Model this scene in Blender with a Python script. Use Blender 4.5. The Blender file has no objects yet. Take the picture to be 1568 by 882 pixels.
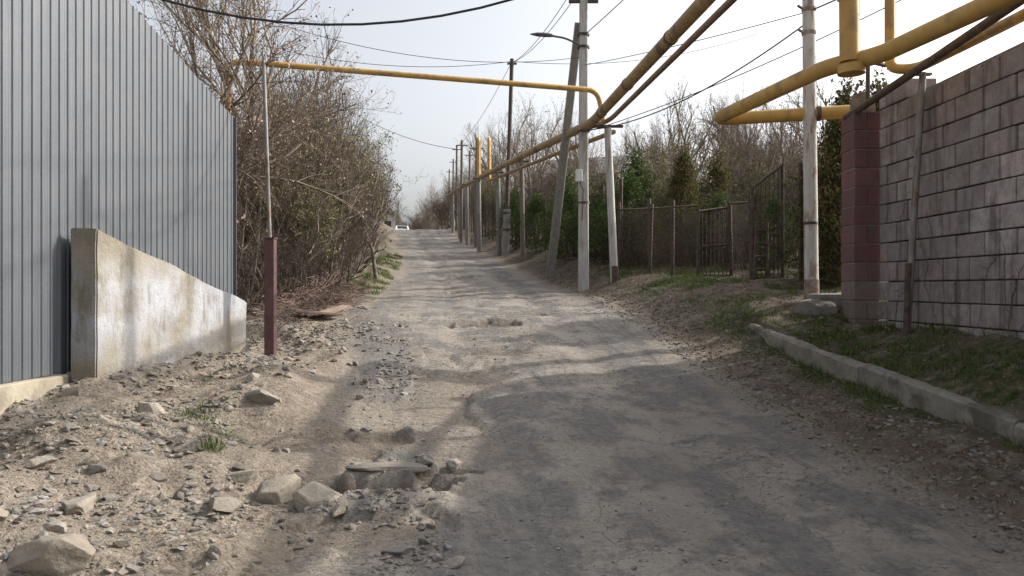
import bpy, math, random
import numpy as np
from mathutils import Vector, Matrix, Euler
import bmesh
random.seed(7); rs=np.random.RandomState(11)
scene=bpy.context.scene
# ------------------------------------------------------------ noise
_T=np.random.RandomState(3).rand(512,512)
def vnoise(x,y,s=1.0,o=0):
    x=np.asarray(x,float)/s+o*17.3+1000; y=np.asarray(y,float)/s+o*9.1+1000
    xi=np.floor(x).astype(int); yi=np.floor(y).astype(int)
    fx=x-xi; fy=y-yi; fx=fx*fx*(3-2*fx); fy=fy*fy*(3-2*fy)
    a=_T[xi%512,yi%512]; b=_T[(xi+1)%512,yi%512]; c=_T[xi%512,(yi+1)%512]; d=_T[(xi+1)%512,(yi+1)%512]
    return (a*(1-fx)+b*fx)*(1-fy)+(c*(1-fx)+d*fx)*fy-0.5
def fbm(x,y,s,n=4,o=0,g=0.5):
    r=0;a=1.0
    for i in range(n):
        r=r+a*vnoise(x,y,s,o+i); s*=0.5; a*=g
    return r
def sstep(a,b,x):
    t=np.clip((x-a)/(b-a),0,1); return t*t*(3-2*t)
# ------------------------------------------------------------ terrain profiles
_yd=np.arange(-60,400,0.1)
def table(ys,vs,w=15):
    v=np.interp(_yd,ys,vs); k=np.hanning(w+2)[1:-1]; k/=k.sum()
    vp=np.pad(v,(w//2,w//2),mode='edge'); return np.convolve(vp,k,'valid')[:len(_yd)]
_P=table([-60,-10,0,4.1,7.5,10,13,17,21,29,40,50,60,70,90,400],[-1.5,-.5,-.15,0,.28,.68,1.15,1.46,1.8,2.65,3.85,5.1,6.35,7.1,7.6,9],25)
_R=table([-60,0,4.4,6.2,8,10.5,13,19,29,48,60,80,120,400],[3.5,3.3,3.05,2.83,2.6,2.29,2.02,1.1,-.6,-3.6,-5,-8,-14,-40],31)
_L=table([-60,0,4.1,7.5,13,17,29,48,60,80,120,400],[-1.2,-1.0,-1.2,-1.8,-2.75,-2.8,-4.1,-7.4,-9.2,-12.2,-18.5,-45],31)
_A=table([-60,0,4,6.7,8,9.5,10.5,13,17,22,60,400],[.2,.2,.22,.24,.3,.18,.0,.08,.3,.6,.8,.8],15)
def P(y): return np.interp(y,_yd,_P)
def RE(y): return np.interp(y,_yd,_R)
def LE(y): return np.interp(y,_yd,_L)
def KX(y): return 3.43+(10.6-np.asarray(y,float))*0.1587
def KT(y): return np.interp(y,[0,3,6,10.6,13],[.1,.25,.49,1.05,1.2])
HOLES=[(-.95,5.66,.42,.16,.17),(-.55,5.98,.28,.1,.10),(-1.35,6.8,.45,.3,.06),(-.45,12.2,.7,.22,.08),(.4,13.2,.5,.25,.05),(-1.0,17.5,.6,.35,.05),(.3,16.5,.4,.2,.04),(-1.6,22,.6,.4,.05),(-.1,10.3,.4,.18,.03),(-.9,14.3,.4,.16,.04)]
def brokenedge(x,y):
    e=fbm(x,y,.7,5,31); return sstep(.0,.06,e-.01)*sstep(1.1,.3,np.abs(x+.95-.05*(y-6)))*sstep(4.0,4.8,y)*sstep(12,8.5,y)
def terrain(x,y,micro=True):
    x=np.asarray(x,float); y=np.asarray(y,float)
    p=P(y); re=RE(y); le=LE(y); u=x-re; v=le-x; kx=KX(y); kt=KT(y)
    t=sstep(0,1,u/np.maximum(kx-re,.3))
    near=p+(kt-.20-p)*t
    tt=np.clip((x-kx-.04)/.08,0,1)
    terr=kt-.02+(1.12-kt)*np.clip((x-kx-.1)/(5.0-kx),0,1)
    near=near*(1-tt)+terr*tt
    near=np.where(u>0,near,p)
    far=p+.5*sstep(0,1.8,u)+.04*np.maximum(u-2,0)+.09*np.maximum(u-9,0)
    w=sstep(9.9,11.2,y)
    z=near*(1-w)+far*w
    a=np.interp(y,_yd,_A)
    z=z+a*sstep(0,2.2,v)+.05*np.maximum(v-6,0)
    z=z+.15*np.exp(-((x+3.1)/.8)**2-((y-6.0)/1.0)**2)+.10*np.exp(-((x+2.6)/.5)**2-((y-8.3)/.9)**2)+.10*np.exp(-((x+2.9)/.5)**2-((y-4.0)/.6)**2)
    if micro:
        inr=sstep(-.1,.5,-u)*sstep(-.1,.5,-v)
        c=(re+le)/2; uu=x-c+.15*vnoise(y,y*0,5,5)
        z=z+inr*(-.035*np.exp(-((uu-.95)/.25)**2)-.035*np.exp(-((uu+.75)/.28)**2)+.045*fbm(x,y,1.1,5,3,.55)+.018*np.abs(fbm(x,y,.5,4,13)))
        z=z+(1-inr)*(.10*fbm(x,y,.9,5,9,.55))
        lv=sstep(-.2,.6,v)*(1-sstep(12,16,y))
        z=z+lv*(.07*fbm(x,y,.25,3,20)+.17*fbm(x,y,.8,3,25))
        z=z-.065*brokenedge(x,y)
        for (hx,hy,rx,ry,dp) in HOLES:
            q=((x-hx)/rx)**2+((y-hy)/ry)**2+1.8*fbm(x,y,.35,4,40)
            z=z-dp*sstep(1.15,.7,q)
    return z
# ------------------------------------------------------------ materials
def newmat(name):
    m=bpy.data.materials.new(name); m.use_nodes=True
    return m,m.node_tree,m.node_tree.nodes['Principled BSDF']
def N(nt,t,**k):
    return nt.nodes.new(t)
def mix(nt,f,a,b,bt='MIX'):
    n=nt.nodes.new('ShaderNodeMix'); n.data_type='RGBA'; n.blend_type=bt
    for s,i in ((f,0),(a,6),(b,7)):
        if hasattr(s,'type') and hasattr(s,'links'): nt.links.new(s,n.inputs[i])
        elif i==0: n.inputs[0].default_value=s
        else: n.inputs[i].default_value=(*s,1)
    return n.outputs[2]
def ramp(nt,src,a,b,ca=0,cb=1):
    n=nt.nodes.new('ShaderNodeMapRange'); n.inputs[1].default_value=a;n.inputs[2].default_value=b;n.inputs[3].default_value=ca;n.inputs[4].default_value=cb
    nt.links.new(src,n.inputs[0]); return n.outputs[0]
def mth(nt,op,a,b=None):
    n=nt.nodes.new('ShaderNodeMath'); n.operation=op
    for i,s in enumerate((a,b)):
        if s is None: continue
        if hasattr(s,'links'): nt.links.new(s,n.inputs[i])
        else: n.inputs[i].default_value=s
    return n.outputs[0]
def noise(nt,scale,detail=4,rough=.55,vec=None):
    n=N(nt,'ShaderNodeTexNoise'); n.inputs['Scale'].default_value=scale; n.inputs['Detail'].default_value=detail; n.inputs['Roughness'].default_value=rough
    if vec is None:
        g=N(nt,'ShaderNodeNewGeometry'); vec=g.outputs['Position']
    nt.links.new(vec,n.inputs['Vector']); return n.outputs['Fac']
def bump(nt,b,h,dist,strength=1.0,prev=None):
    n=N(nt,'ShaderNodeBump'); n.inputs['Distance'].default_value=dist
    if hasattr(strength,'links'): nt.links.new(strength,n.inputs['Strength'])
    else: n.inputs['Strength'].default_value=strength
    nt.links.new(h,n.inputs['Height'])
    if prev is not None: nt.links.new(prev,n.inputs['Normal'])
    nt.links.new(n.outputs[0],b.inputs['Normal']); return n.outputs[0]
def simple(name,c1,c2,scale=6,rough=.8,metal=0,bd=.003,bscale=None,c3=None,stretch=None):
    m,nt,b=newmat(name)
    vec=None
    if stretch:
        g=N(nt,'ShaderNodeNewGeometry'); mp=N(nt,'ShaderNodeMapping'); mp.inputs['Scale'].default_value=stretch
        nt.links.new(g.outputs['Position'],mp.inputs['Vector']); vec=mp.outputs[0]
    f=ramp(nt,noise(nt,scale,4,.6,vec),.35,.65)
    c=mix(nt,f,c1,c2)
    if c3: c=mix(nt,ramp(nt,noise(nt,scale*.45,5,.6,vec),.54,.62),c,c3)
    nt.links.new(c,b.inputs['Base Color']); b.inputs['Roughness'].default_value=rough; b.inputs['Metallic'].default_value=metal
    if bd: bump(nt,b,noise(nt,bscale or scale*8,4,.6),bd)
    return m
def twigmat(name,c1,c2):
    m,nt,b=newmat(name); oi=N(nt,'ShaderNodeObjectInfo'); c=mix(nt,oi.outputs['Random'],c1,c2)
    nt.links.new(c,b.inputs['Base Color']); b.inputs['Roughness'].default_value=.95; b.inputs['Specular IOR Level'].default_value=.1
    return m
def ground_mat():
    m,nt,b=newmat('dirt_ground')
    at=N(nt,'ShaderNodeAttribute'); at.attribute_name='mask'
    sp=N(nt,'ShaderNodeSeparateColor'); nt.links.new(at.outputs['Color'],sp.inputs[0])
    R,G,B=sp.outputs[0],sp.outputs[1],sp.outputs[2]
    at2=N(nt,'ShaderNodeAttribute'); at2.attribute_name='lane'
    geo=N(nt,'ShaderNodeNewGeometry').outputs['Position']
    n1=noise(nt,1.3,5,.6); n2=noise(nt,9,5,.65); n3=noise(nt,55,3,.6)
    dirt=mix(nt,ramp(nt,n1,.35,.65),(.245,.203,.157),(.35,.298,.24))
    dirt=mix(nt,ramp(nt,n2,.4,.7,0,.8),dirt,(.185,.157,.125))
    dust=mix(nt,ramp(nt,n1,.35,.65),(.245,.222,.194),(.325,.298,.262))
    dirt=mix(nt,mth(nt,'MULTIPLY',R,.85),dirt,dust)
    asp=mix(nt,ramp(nt,n2,.35,.65),(.115,.112,.11),(.19,.184,.177))
    mp=N(nt,'ShaderNodeMapping'); mp.inputs['Scale'].default_value=(1.3,.16,1); nt.links.new(at2.outputs['Vector'],mp.inputs[0])
    ln=noise(nt,1.0,4,.6,mp.outputs[0])
    mp2=N(nt,'ShaderNodeMapping'); mp2.inputs['Scale'].default_value=(9,.35,1); nt.links.new(at2.outputs['Vector'],mp2.inputs[0])
    ln2=noise(nt,1.0,4,.6,mp2.outputs[0])
    ff=mth(nt,'ADD',mth(nt,'MULTIPLY',noise(nt,1.5,8,.74),.62),mth(nt,'MULTIPLY',ln,.38))
    f=mth(nt,'MULTIPLY',R,ramp(nt,ff,.475,.53,0,.85))
    c=mix(nt,f,dirt,asp)
    c=mix(nt,mth(nt,'MULTIPLY',R,ramp(nt,ln2,.5,.68,0,.35)),c,(.30,.275,.24))
    vc=N(nt,'ShaderNodeTexVoronoi'); vc.feature='DISTANCE_TO_EDGE'; vc.inputs['Scale'].default_value=2.4
    wv=N(nt,'ShaderNodeVectorMath'); wv.operation='ADD'; nn=N(nt,'ShaderNodeTexNoise'); nn.inputs['Scale'].default_value=3.5; nn.inputs['Detail'].default_value=4; nt.links.new(geo,nn.inputs['Vector'])
    sc3=N(nt,'ShaderNodeVectorMath'); sc3.operation='SCALE'; sc3.inputs['Scale'].default_value=.55; nt.links.new(nn.outputs['Color'],sc3.inputs[0]); nt.links.new(geo,wv.inputs[0]); nt.links.new(sc3.outputs[0],wv.inputs[1]); nt.links.new(wv.outputs[0],vc.inputs['Vector'])
    crk=mth(nt,'MULTIPLY',mth(nt,'MULTIPLY',R,ramp(nt,vc.outputs['Distance'],.0,.025,1,0)),ramp(nt,n1,.44,.54))
    c=mix(nt,mth(nt,'MULTIPLY',crk,.65),c,(.08,.072,.064))
    vo=N(nt,'ShaderNodeTexVoronoi'); vo.inputs['Scale'].default_value=42; nt.links.new(geo,vo.inputs['Vector'])
    vo2=N(nt,'ShaderNodeTexVoronoi'); vo2.inputs['Scale'].default_value=17; nt.links.new(geo,vo2.inputs['Vector'])
    sc=N(nt,'ShaderNodeSeparateColor'); nt.links.new(vo.outputs['Color'],sc.inputs[0])
    peb=ramp(nt,sc.outputs[0],0,1,.62,1.38)
    cc=N(nt,'ShaderNodeCombineColor')
    for i in range(3): nt.links.new(peb,cc.inputs[i])
    rinv=ramp(nt,R,0,1,1,.42)
    c=mix(nt,mth(nt,'MULTIPLY',rinv,ramp(nt,noise(nt,3.0,3,.5),.4,.6,.35,1)),c,mix(nt,1.0,c,cc.outputs[0],'MULTIPLY'))
    c=mix(nt,ramp(nt,n3,.45,.75,0,.35),c,(.13,.115,.098))
    c=mix(nt,ramp(nt,noise(nt,2.6,7,.72),.54,.66,0,.45),c,(.14,.125,.11))
    litter_holeshade=mix(nt,ramp(nt,n2,.35,.65),(.09,.068,.05),(.165,.13,.096))
    c=mix(nt,mth(nt,'MULTIPLY',B,ramp(nt,noise(nt,5,5,.7),.3,.55)),c,litter_holeshade)
    gr=mix(nt,ramp(nt,noise(nt,14,4,.6),.35,.65),(.032,.046,.016),(.08,.10,.034))
    c=mix(nt,mth(nt,'MULTIPLY',G,ramp(nt,noise(nt,6,6,.75),.40,.55)),c,gr)
    nt.links.new(c,b.inputs['Base Color']); b.inputs['Roughness'].default_value=.95; b.inputs['Specular IOR Level'].default_value=.2
    b1=bump(nt,b,vo.outputs['Distance'],-.012,mth(nt,'MULTIPLY',rinv,.8))
    b2=bump(nt,b,vo2.outputs['Distance'],-.02,mth(nt,'MULTIPLY',rinv,.4),b1)
    b3=bump(nt,b,ramp(nt,ff,.475,.53),.02,mth(nt,'MULTIPLY',R,.5),b2)
    bump(nt,b,noise(nt,11,6,.72),.055,ramp(nt,R,0,1,1,.75),b3)
    return m
M_ground=ground_mat()
def attrmat(name,rough=.9,bd=.004,bs=60,dirt=.5,dc=(.12,.11,.10),streak=False):
    m,nt,b=newmat(name)
    at=N(nt,'ShaderNodeAttribute'); at.attribute_name='col'
    c=mix(nt,ramp(nt,noise(nt,bs*.3,4,.6),.3,.7,0,dirt),at.outputs['Color'],dc)
    c=mix(nt,ramp(nt,noise(nt,2.3,5,.65),.5,.68,0,dirt*.9),c,dc)
    if streak:
        g=N(nt,'ShaderNodeNewGeometry'); mp=N(nt,'ShaderNodeMapping'); mp.inputs['Scale'].default_value=(1,4,.5); nt.links.new(g.outputs['Position'],mp.inputs[0])
        c=mix(nt,ramp(nt,noise(nt,1.4,6,.7,mp.outputs[0]),.5,.64,0,.75),c,(.11,.093,.085))
    nt.links.new(c,b.inputs['Base Color']); b.inputs['Roughness'].default_value=rough; b.inputs['Specular IOR Level'].default_value=.2
    if bd: bump(nt,b,noise(nt,bs,5,.65),bd)
    return m
M_stone=attrmat('stone',.92,.012,34,.55,(.19,.165,.135))
def leafmat(name,c1,c2,tr=.25):
    m,nt,b=newmat(name)
    at=N(nt,'ShaderNodeAttribute'); at.attribute_name='col'
    c=mix(nt,at.outputs['Fac'],c1,c2)
    nt.links.new(c,b.inputs['Base Color']); b.inputs['Roughness'].default_value=.85; b.inputs['Specular IOR Level'].default_value=.1
    if tr:
        t=N(nt,'ShaderNodeBsdfTranslucent'); nt.links.new(c,t.inputs[0])
        ms=N(nt,'ShaderNodeMixShader'); ms.inputs[0].default_value=tr
        out=nt.nodes['Material Output']; nt.links.new(b.outputs[0],ms.inputs[1]); nt.links.new(t.outputs[0],ms.inputs[2]); nt.links.new(ms.outputs[0],out.inputs[0])
    return m
L_tan=leafmat('tan_bud_leaf',(.19,.15,.105),(.34,.28,.19),0)
L_pink=leafmat('rose_bud_leaf',(.23,.165,.14),(.37,.27,.235),0)
L_yg=leafmat('young_green_leaf',(.12,.13,.05),(.26,.26,.11),0)
L_green=leafmat('evergreen_leaf',(.028,.05,.016),(.10,.15,.042))
L_thuja=leafmat('thuja_leaf',(.034,.042,.017),(.15,.125,.05))
L_grass=leafmat('grass_blade',(.042,.068,.018),(.15,.195,.055),.3)
L_dry=leafmat('dry_leaf',(.14,.10,.075),(.27,.20,.14),0)
M_bark=simple('bark',(.11,.09,.07),(.20,.165,.13),9,.9,bd=0)
M_barkg=simple('grey_bark',(.15,.128,.105),(.27,.235,.195),9,.9,bd=0)
M_twig=twigmat('twig_bark',(.13,.102,.078),(.225,.182,.145))
M_twigd=twigmat('dark_twig_bark',(.07,.055,.045),(.125,.10,.082))
M_conc=simple('weathered_concrete',(.18,.162,.133),(.275,.25,.208),5,.9,bd=.012,bscale=22,c3=(.12,.11,.088))
M_pole=simple('pole_concrete',(.38,.37,.35),(.50,.48,.45),5,.85,bd=.003,c3=(.30,.27,.24),stretch=(4,4,.6))
M_poled=simple('grey_pole_concrete',(.19,.18,.165),(.29,.27,.25),5,.85,bd=.003,stretch=(4,4,.5))
M_yel=simple('yellow_gas_paint',(.43,.26,.065),(.53,.325,.09),5,.55,bd=.001,c3=(.32,.20,.075))
M_yelold=simple('aged_yellow_paint',(.22,.145,.06),(.37,.24,.09),4,.6,bd=.002,c3=(.12,.085,.055))
M_rust=simple('rusty_steel',(.05,.038,.033),(.11,.078,.056),12,.8,bd=.002)
M_brown=simple('brown_paint_steel',(.07,.032,.034),(.11,.053,.053),8,.55,bd=.001,c3=(.06,.035,.03))
M_steel=simple('grey_steel',(.17,.165,.155),(.25,.235,.22),10,.6,.1,bd=.001,c3=(.15,.10,.07),stretch=(3,3,.7))
M_black=simple('black_cable',(.02,.02,.022),(.035,.035,.04),10,.6,bd=0)
M_wood=simple('grey_wood',(.13,.11,.09),(.22,.19,.16),9,.9,bd=.003,stretch=(5,5,.5))
M_white=simple('white_paint',(.6,.6,.6),(.75,.75,.74),6,.5,bd=0)
M_glass=simple('dark_glass',(.02,.025,.03),(.04,.045,.05),3,.15,bd=0)
M_roof=simple('slate_roof',(.11,.10,.10),(.19,.175,.165),5,.8,bd=.01,bscale=15)
M_tyre=simple('tyre_rubber',(.02,.02,.02),(.03,.03,.03),9,.9,bd=0)
M_plas=simple('plastered_wall',(.36,.34,.31),(.47,.45,.41),3,.9,bd=.002)
def concrete_white():
    m,nt,b=newmat('wing_wall_concrete')
    g=N(nt,'ShaderNodeNewGeometry'); mp=N(nt,'ShaderNodeMapping'); mp.inputs['Scale'].default_value=(1,1,.3)
    nt.links.new(g.outputs['Position'],mp.inputs[0])
    sx=N(nt,'ShaderNodeSeparateXYZ'); nt.links.new(g.outputs['Position'],sx.inputs[0])
    c=mix(nt,ramp(nt,noise(nt,2.2,5,.6),.35,.65),(.22,.197,.152),(.31,.278,.224))
    wf=mth(nt,'MULTIPLY',ramp(nt,noise(nt,1.0,4,.55),.46,.58,0,.8),ramp(nt,sx.outputs[2],2.0,1.6,0,1))
    c=mix(nt,wf,c,(.41,.43,.475))
    c=mix(nt,ramp(nt,noise(nt,5,5,.65,mp.outputs[0]),.50,.66,0,.75),c,(.17,.15,.115))
    hb=mth(nt,'MULTIPLY',ramp(nt,sx.outputs[2],1.3,.7),ramp(nt,noise(nt,4,5,.7),.36,.56)); c=mix(nt,mth(nt,'MULTIPLY',hb,.8),c,(.19,.165,.12))
    c=mix(nt,ramp(nt,noise(nt,30,4,.7),.58,.7,0,.6),c,(.12,.105,.088))
    nt.links.new(c,b.inputs['Base Color']); b.inputs['Roughness'].default_value=.9
    b1=bump(nt,b,noise(nt,7,5,.6),.03,.7); bump(nt,b,noise(nt,45,4,.7),.01,.9,b1)
    return m
M_wing=concrete_white()
def sheetmat():
    m,nt,b=newmat('coated_steel_sheet')
    g=N(nt,'ShaderNodeNewGeometry'); mp=N(nt,'ShaderNodeMapping'); mp.inputs['Scale'].default_value=(1,6,.5)
    nt.links.new(g.outputs['Position'],mp.inputs[0])
    c=mix(nt,ramp(nt,noise(nt,1.5,5,.6,mp.outputs[0]),.3,.7),(.078,.089,.105),(.105,.115,.129))
    c=mix(nt,ramp(nt,noise(nt,2.2,6,.7),.45,.75,0,.4),c,(.15,.147,.142))
    c=mix(nt,ramp(nt,noise(nt,38,4,.7),.5,.75,0,.35),c,(.185,.18,.173))
    nt.links.new(c,b.inputs['Base Color']); b.inputs['Roughness'].default_value=.5; b.inputs['Metallic'].default_value=.1
    return m
M_sheet=sheetmat()
M_block=attrmat('concrete_block',.9,.016,30,.55,(.14,.12,.11),True)
# ------------------------------------------------------------ mesh builder
class MB:
    def __init__(s): s.v=[];s.f=[];s.n=0;s.mi=[];s.sm=[];s.c=[]
    def add(s,verts,faces,mat=0,smooth=False,col=(.5,.5,.5)):
        verts=np.asarray(verts,float).reshape(-1,3); s.v.append(verts)
        if isinstance(faces,np.ndarray): s.f+=(faces+s.n).tolist()
        else:
            for f in faces: s.f.append(tuple(int(i)+s.n for i in f))
        s.mi+= [mat]*len(faces); s.sm+=[smooth]*len(faces)
        col=np.asarray(col,float)
        if col.ndim==1: col=np.tile(col,(len(verts),1))
        s.c.append(col); s.n+=len(verts)
    def box(s,c,size,mat=0,rot=None,col=(.5,.5,.5),bev=0.0):
        hx,hy,hz=[a/2 for a in size]; b=min(bev,hx*.9,hy*.9,hz*.9)
        if b<=0:
            v=np.array([(x,y,z) for x in(-hx,hx) for y in(-hy,hy) for z in(-hz,hz)])
            F=[(0,1,3,2),(4,6,7,5),(0,4,5,1),(2,3,7,6),(0,2,6,4),(1,5,7,3)]
        else:
            bm=bmesh.new(); bmesh.ops.create_cube(bm,size=1); bmesh.ops.scale(bm,vec=size,verts=bm.verts)
            bmesh.ops.bevel(bm,geom=list(bm.edges),offset=b,segments=2,affect='EDGES',profile=.6)
            bm.verts.ensure_lookup_table(); v=np.array([x.co[:] for x in bm.verts]); F=[[q.index for q in f.verts] for f in bm.faces]; bm.free()
        if rot is not None: v=v@np.array(rot.to_3x3()).T
        s.add(v+np.array(c),F,mat,False,col)
    def tube(s,pts,r,mat=0,n=12,cap=True,r2=None):
        pts=[Vector(p) for p in pts]; m=len(pts); V=[];F=[]
        t=(pts[1]-pts[0]).normalized(); a=t.orthogonal().normalized()
        for i,p in enumerate(pts):
            if i==0: t=(pts[1]-p).normalized()
            elif i==m-1: t=(p-pts[i-1]).normalized()
            else: t=((pts[i+1]-p).normalized()+(p-pts[i-1]).normalized()).normalized()
            a=(a-t*a.dot(t)).normalized(); b=t.cross(a)
            rr=r if r2 is None else r+(r2-r)*i/(m-1)
            for k in range(n):
                an=2*math.pi*k/n; V.append(p+a*math.cos(an)*rr+b*math.sin(an)*rr)
        for i in range(m-1):
            for k in range(n): F.append((i*n+k,i*n+(k+1)%n,(i+1)*n+(k+1)%n,(i+1)*n+k))
        s.add([v[:] for v in V],F,mat,True)
        if cap: 
            s.add([v[:] for v in V[:n]],[tuple(range(n))[::-1]],mat); s.add([v[:] for v in V[-n:]],[tuple(range(n))],mat)
    def segs(s,S,mat=0,n=3):
        S=np.asarray(S,float)
        if len(S)==0: return
        p0,p1,r0,r1=S[:,0:3],S[:,3:6],S[:,6],S[:,7]
        t=p1-p0; t/=np.linalg.norm(t,axis=1,keepdims=True)+1e-9
        ref=np.where(np.abs(t[:,2:3])<.9,np.array([[0,0,1.]]),np.array([[1.,0,0]]))
        a=np.cross(t,ref); a/=np.linalg.norm(a,axis=1,keepdims=True); b=np.cross(t,a)
        V=np.zeros((len(S),2*n,3))
        for k in range(n):
            an=2*math.pi*k/n; d=a*math.cos(an)+b*math.sin(an)
            V[:,k]=p0+d*r0[:,None]; V[:,n+k]=p1+d*r1[:,None]
        base=(np.arange(len(S))*2*n)[:,None,None]
        F=np.array([(k,(k+1)%n,n+(k+1)%n,n+k) for k in range(n)])[None]+base
        s.add(V.reshape(-1,3),F.reshape(-1,4),mat,True)
    def quads(s,C,size,mat=0,asp=.55,up=0.0,seed=0):
        C=np.asarray(C,float); 
        if len(C)==0: return
        r=np.random.RandomState(seed); n=len(C)
        a=r.normal(size=(n,3)); a[:,2]+=up; a/=np.linalg.norm(a,axis=1,keepdims=True)
        b=np.cross(a,r.normal(size=(n,3))); b/=np.linalg.norm(b,axis=1,keepdims=True)
        sz=size*(.5+r.rand(n,1)); V=np.stack([C-a*sz*.5,C+b*sz*asp*.5,C+a*sz*.5,C-b*sz*asp*.5],1)
        F=(np.arange(n)*4)[:,None]+np.arange(4)[None]
        g=np.repeat(r.rand(n),4)[:,None]*np.ones((1,3))
        s.add(V.reshape(-1,3),F,mat,False,g)
    def mesh(s,name,mats):
        me=bpy.data.meshes.new(name); me.from_pydata(np.concatenate(s.v).tolist(),[],s.f)
        for m in mats: me.materials.append(m)
        me.polygons.foreach_set('material_index',s.mi); me.polygons.foreach_set('use_smooth',s.sm)
        c=np.concatenate(s.c); ca=me.attributes.new('col','FLOAT_COLOR','POINT')
        ca.data.foreach_set('color',np.hstack([c,np.ones((len(c),1))]).astype(np.float32).ravel())
        me.update(); return me
    def obj(s,name,mats):
        return link(name,s.mesh(name,mats))
def link(name,me,loc=(0,0,0),rz=0,sc=1,parent=None):
    o=bpy.data.objects.new(name,me); scene.collection.objects.link(o)
    o.location=loc; o.rotation_euler=(0,0,rz); o.scale=(sc,sc,sc) if not hasattr(sc,'__len__') else sc
    if parent: o.parent=parent
    return o
def rounded(pts,r=.25,n=6):
    pts=[Vector(p) for p in pts]; out=[pts[0]]
    for i in range(1,len(pts)-1):
        a,b,c=pts[i-1],pts[i],pts[i+1]; d1=(a-b);d2=(c-b); rr=min(r,d1.length*.45,d2.length*.45)
        s=b+d1.normalized()*rr; e=b+d2.normalized()*rr
        for k in range(n+1):
            t=k/n; out.append(s*(1-t)**2+b*2*t*(1-t)+e*t*t)
    out.append(pts[-1]); return out
def tz(x,y): return float(terrain(np.array([x]),np.array([y]))[0])
# ------------------------------------------------------------ ground + road sheet
d=[-40,-20,-8,-3,0,1.5]; y=2.6
while y<75: d.append(y); y+=max(.03,.0075*y)
while y<390: d.append(y); y*=1.06
rows=np.array(d)
u=list(np.arange(-5.2,5.2,.042)); st=.05; x=5.2; right=[]
while x<330: right.append(x); x+=st; st*=1.09
cols=np.array([-a for a in right[::-1]]+u+right)
YY,UU=np.meshgrid(rows,cols,indexing='ij')
XX=(RE(YY)+LE(YY))/2*1.0+UU
ZZ=terrain(XX,YY)
nr,nc=YY.shape
def masks(X,Y):
    re=RE(Y);le=LE(Y);u=X-re;v=le-X
    wob=.5*fbm(X,Y,1.2,4,50)
    road=sstep(-.25,.35,-u+wob*.6)*sstep(-.3,.4,-v+wob)*(1-.7*brokenedge(X,Y))
    kx=KX(Y)
    terr=sstep(.1,.2,X-kx)*sstep(11.5,10.5,Y)
    bank=sstep(.45,1.1,u)*sstep(9.2,10.8,Y)*sstep(30,17,Y)*sstep(6.5,3.5,u)
    gn=fbm(X,Y,.8,5,61,.6)
    g=np.clip(terr*(.85+1.5*gn),0,1)+np.clip(bank*(.5+2.0*gn),0,1)
    lb=sstep(.0,.3,v)*sstep(1.5,.6,v)*sstep(15.5,18,Y)*sstep(48,30,Y)
    g=g+lb*np.clip(.7+1.2*gn,0,1)
    vg=sstep(-.7,-.1,X-kx)*sstep(.12,.05,X-kx)*sstep(11,10,Y); g=g+vg*np.clip(.6+2*gn,0,1)
    for (tx,ty,tr) in [(-2.95,6.9,.2),(-2.55,6.6,.16),(-2.4,5.9,.12),(-3.4,8.3,.1)]:
        g=g+np.exp(-(((X-tx)**2+(Y-ty)**2)/tr**2))
    g=np.clip(g,0,1)
    litter_holeshade=sstep(.05,.5,u)*sstep(0,.1,u)
    litter_holeshade=np.clip(litter_holeshade+sstep(.2,1.0,v)*sstep(11,13.5,Y),0,1)
    for (hx,hy,rx,ry,dp) in HOLES:
        q=((X-hx)/rx)**2+((Y-hy)/ry)**2+1.8*fbm(X,Y,.35,4,40); litter_holeshade=np.maximum(litter_holeshade,(.9 if dp>.07 else .6)*sstep(1.2,.7,q))  # shade inside the holes painted through the litter mask, darker in deep ones
    return road,g,litter_holeshade
rd,gr,lt=masks(XX,YY)
col=np.stack([rd,gr,lt,np.ones_like(rd)],-1).reshape(-1,4).astype(np.float32)
lane=np.stack([UU+.25*vnoise(YY,YY*0,7,8),YY,np.zeros_like(UU)],-1).reshape(-1,3).astype(np.float32)
V=np.stack([XX,YY,ZZ],-1).reshape(-1,3)
idx=np.arange(nr*nc).reshape(nr,nc)
F=np.stack([idx[:-1,:-1],idx[:-1,1:],idx[1:,1:],idx[1:,:-1]],-1).reshape(-1,4)
inroad=(XX<RE(YY))&(XX>LE(YY)); fr=(inroad[:-1,:-1]&inroad[1:,1:]).reshape(-1)
for nm,sel in (('ground',~fr),('road',fr)):
    ff=F[sel]; uq,inv=np.unique(ff,return_inverse=True); ff=inv.reshape(-1,4)
    me=bpy.data.meshes.new(nm); me.from_pydata(V[uq].tolist(),[],ff.tolist())
    me.materials.append(M_ground); me.polygons.foreach_set('use_smooth',[True]*len(ff))
    a=me.attributes.new('mask','FLOAT_COLOR','POINT'); a.data.foreach_set('color',col[uq].ravel())
    a=me.attributes.new('lane','FLOAT_VECTOR','POINT'); a.data.foreach_set('vector',lane[uq].ravel()); me.update(); link(nm,me)
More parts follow.
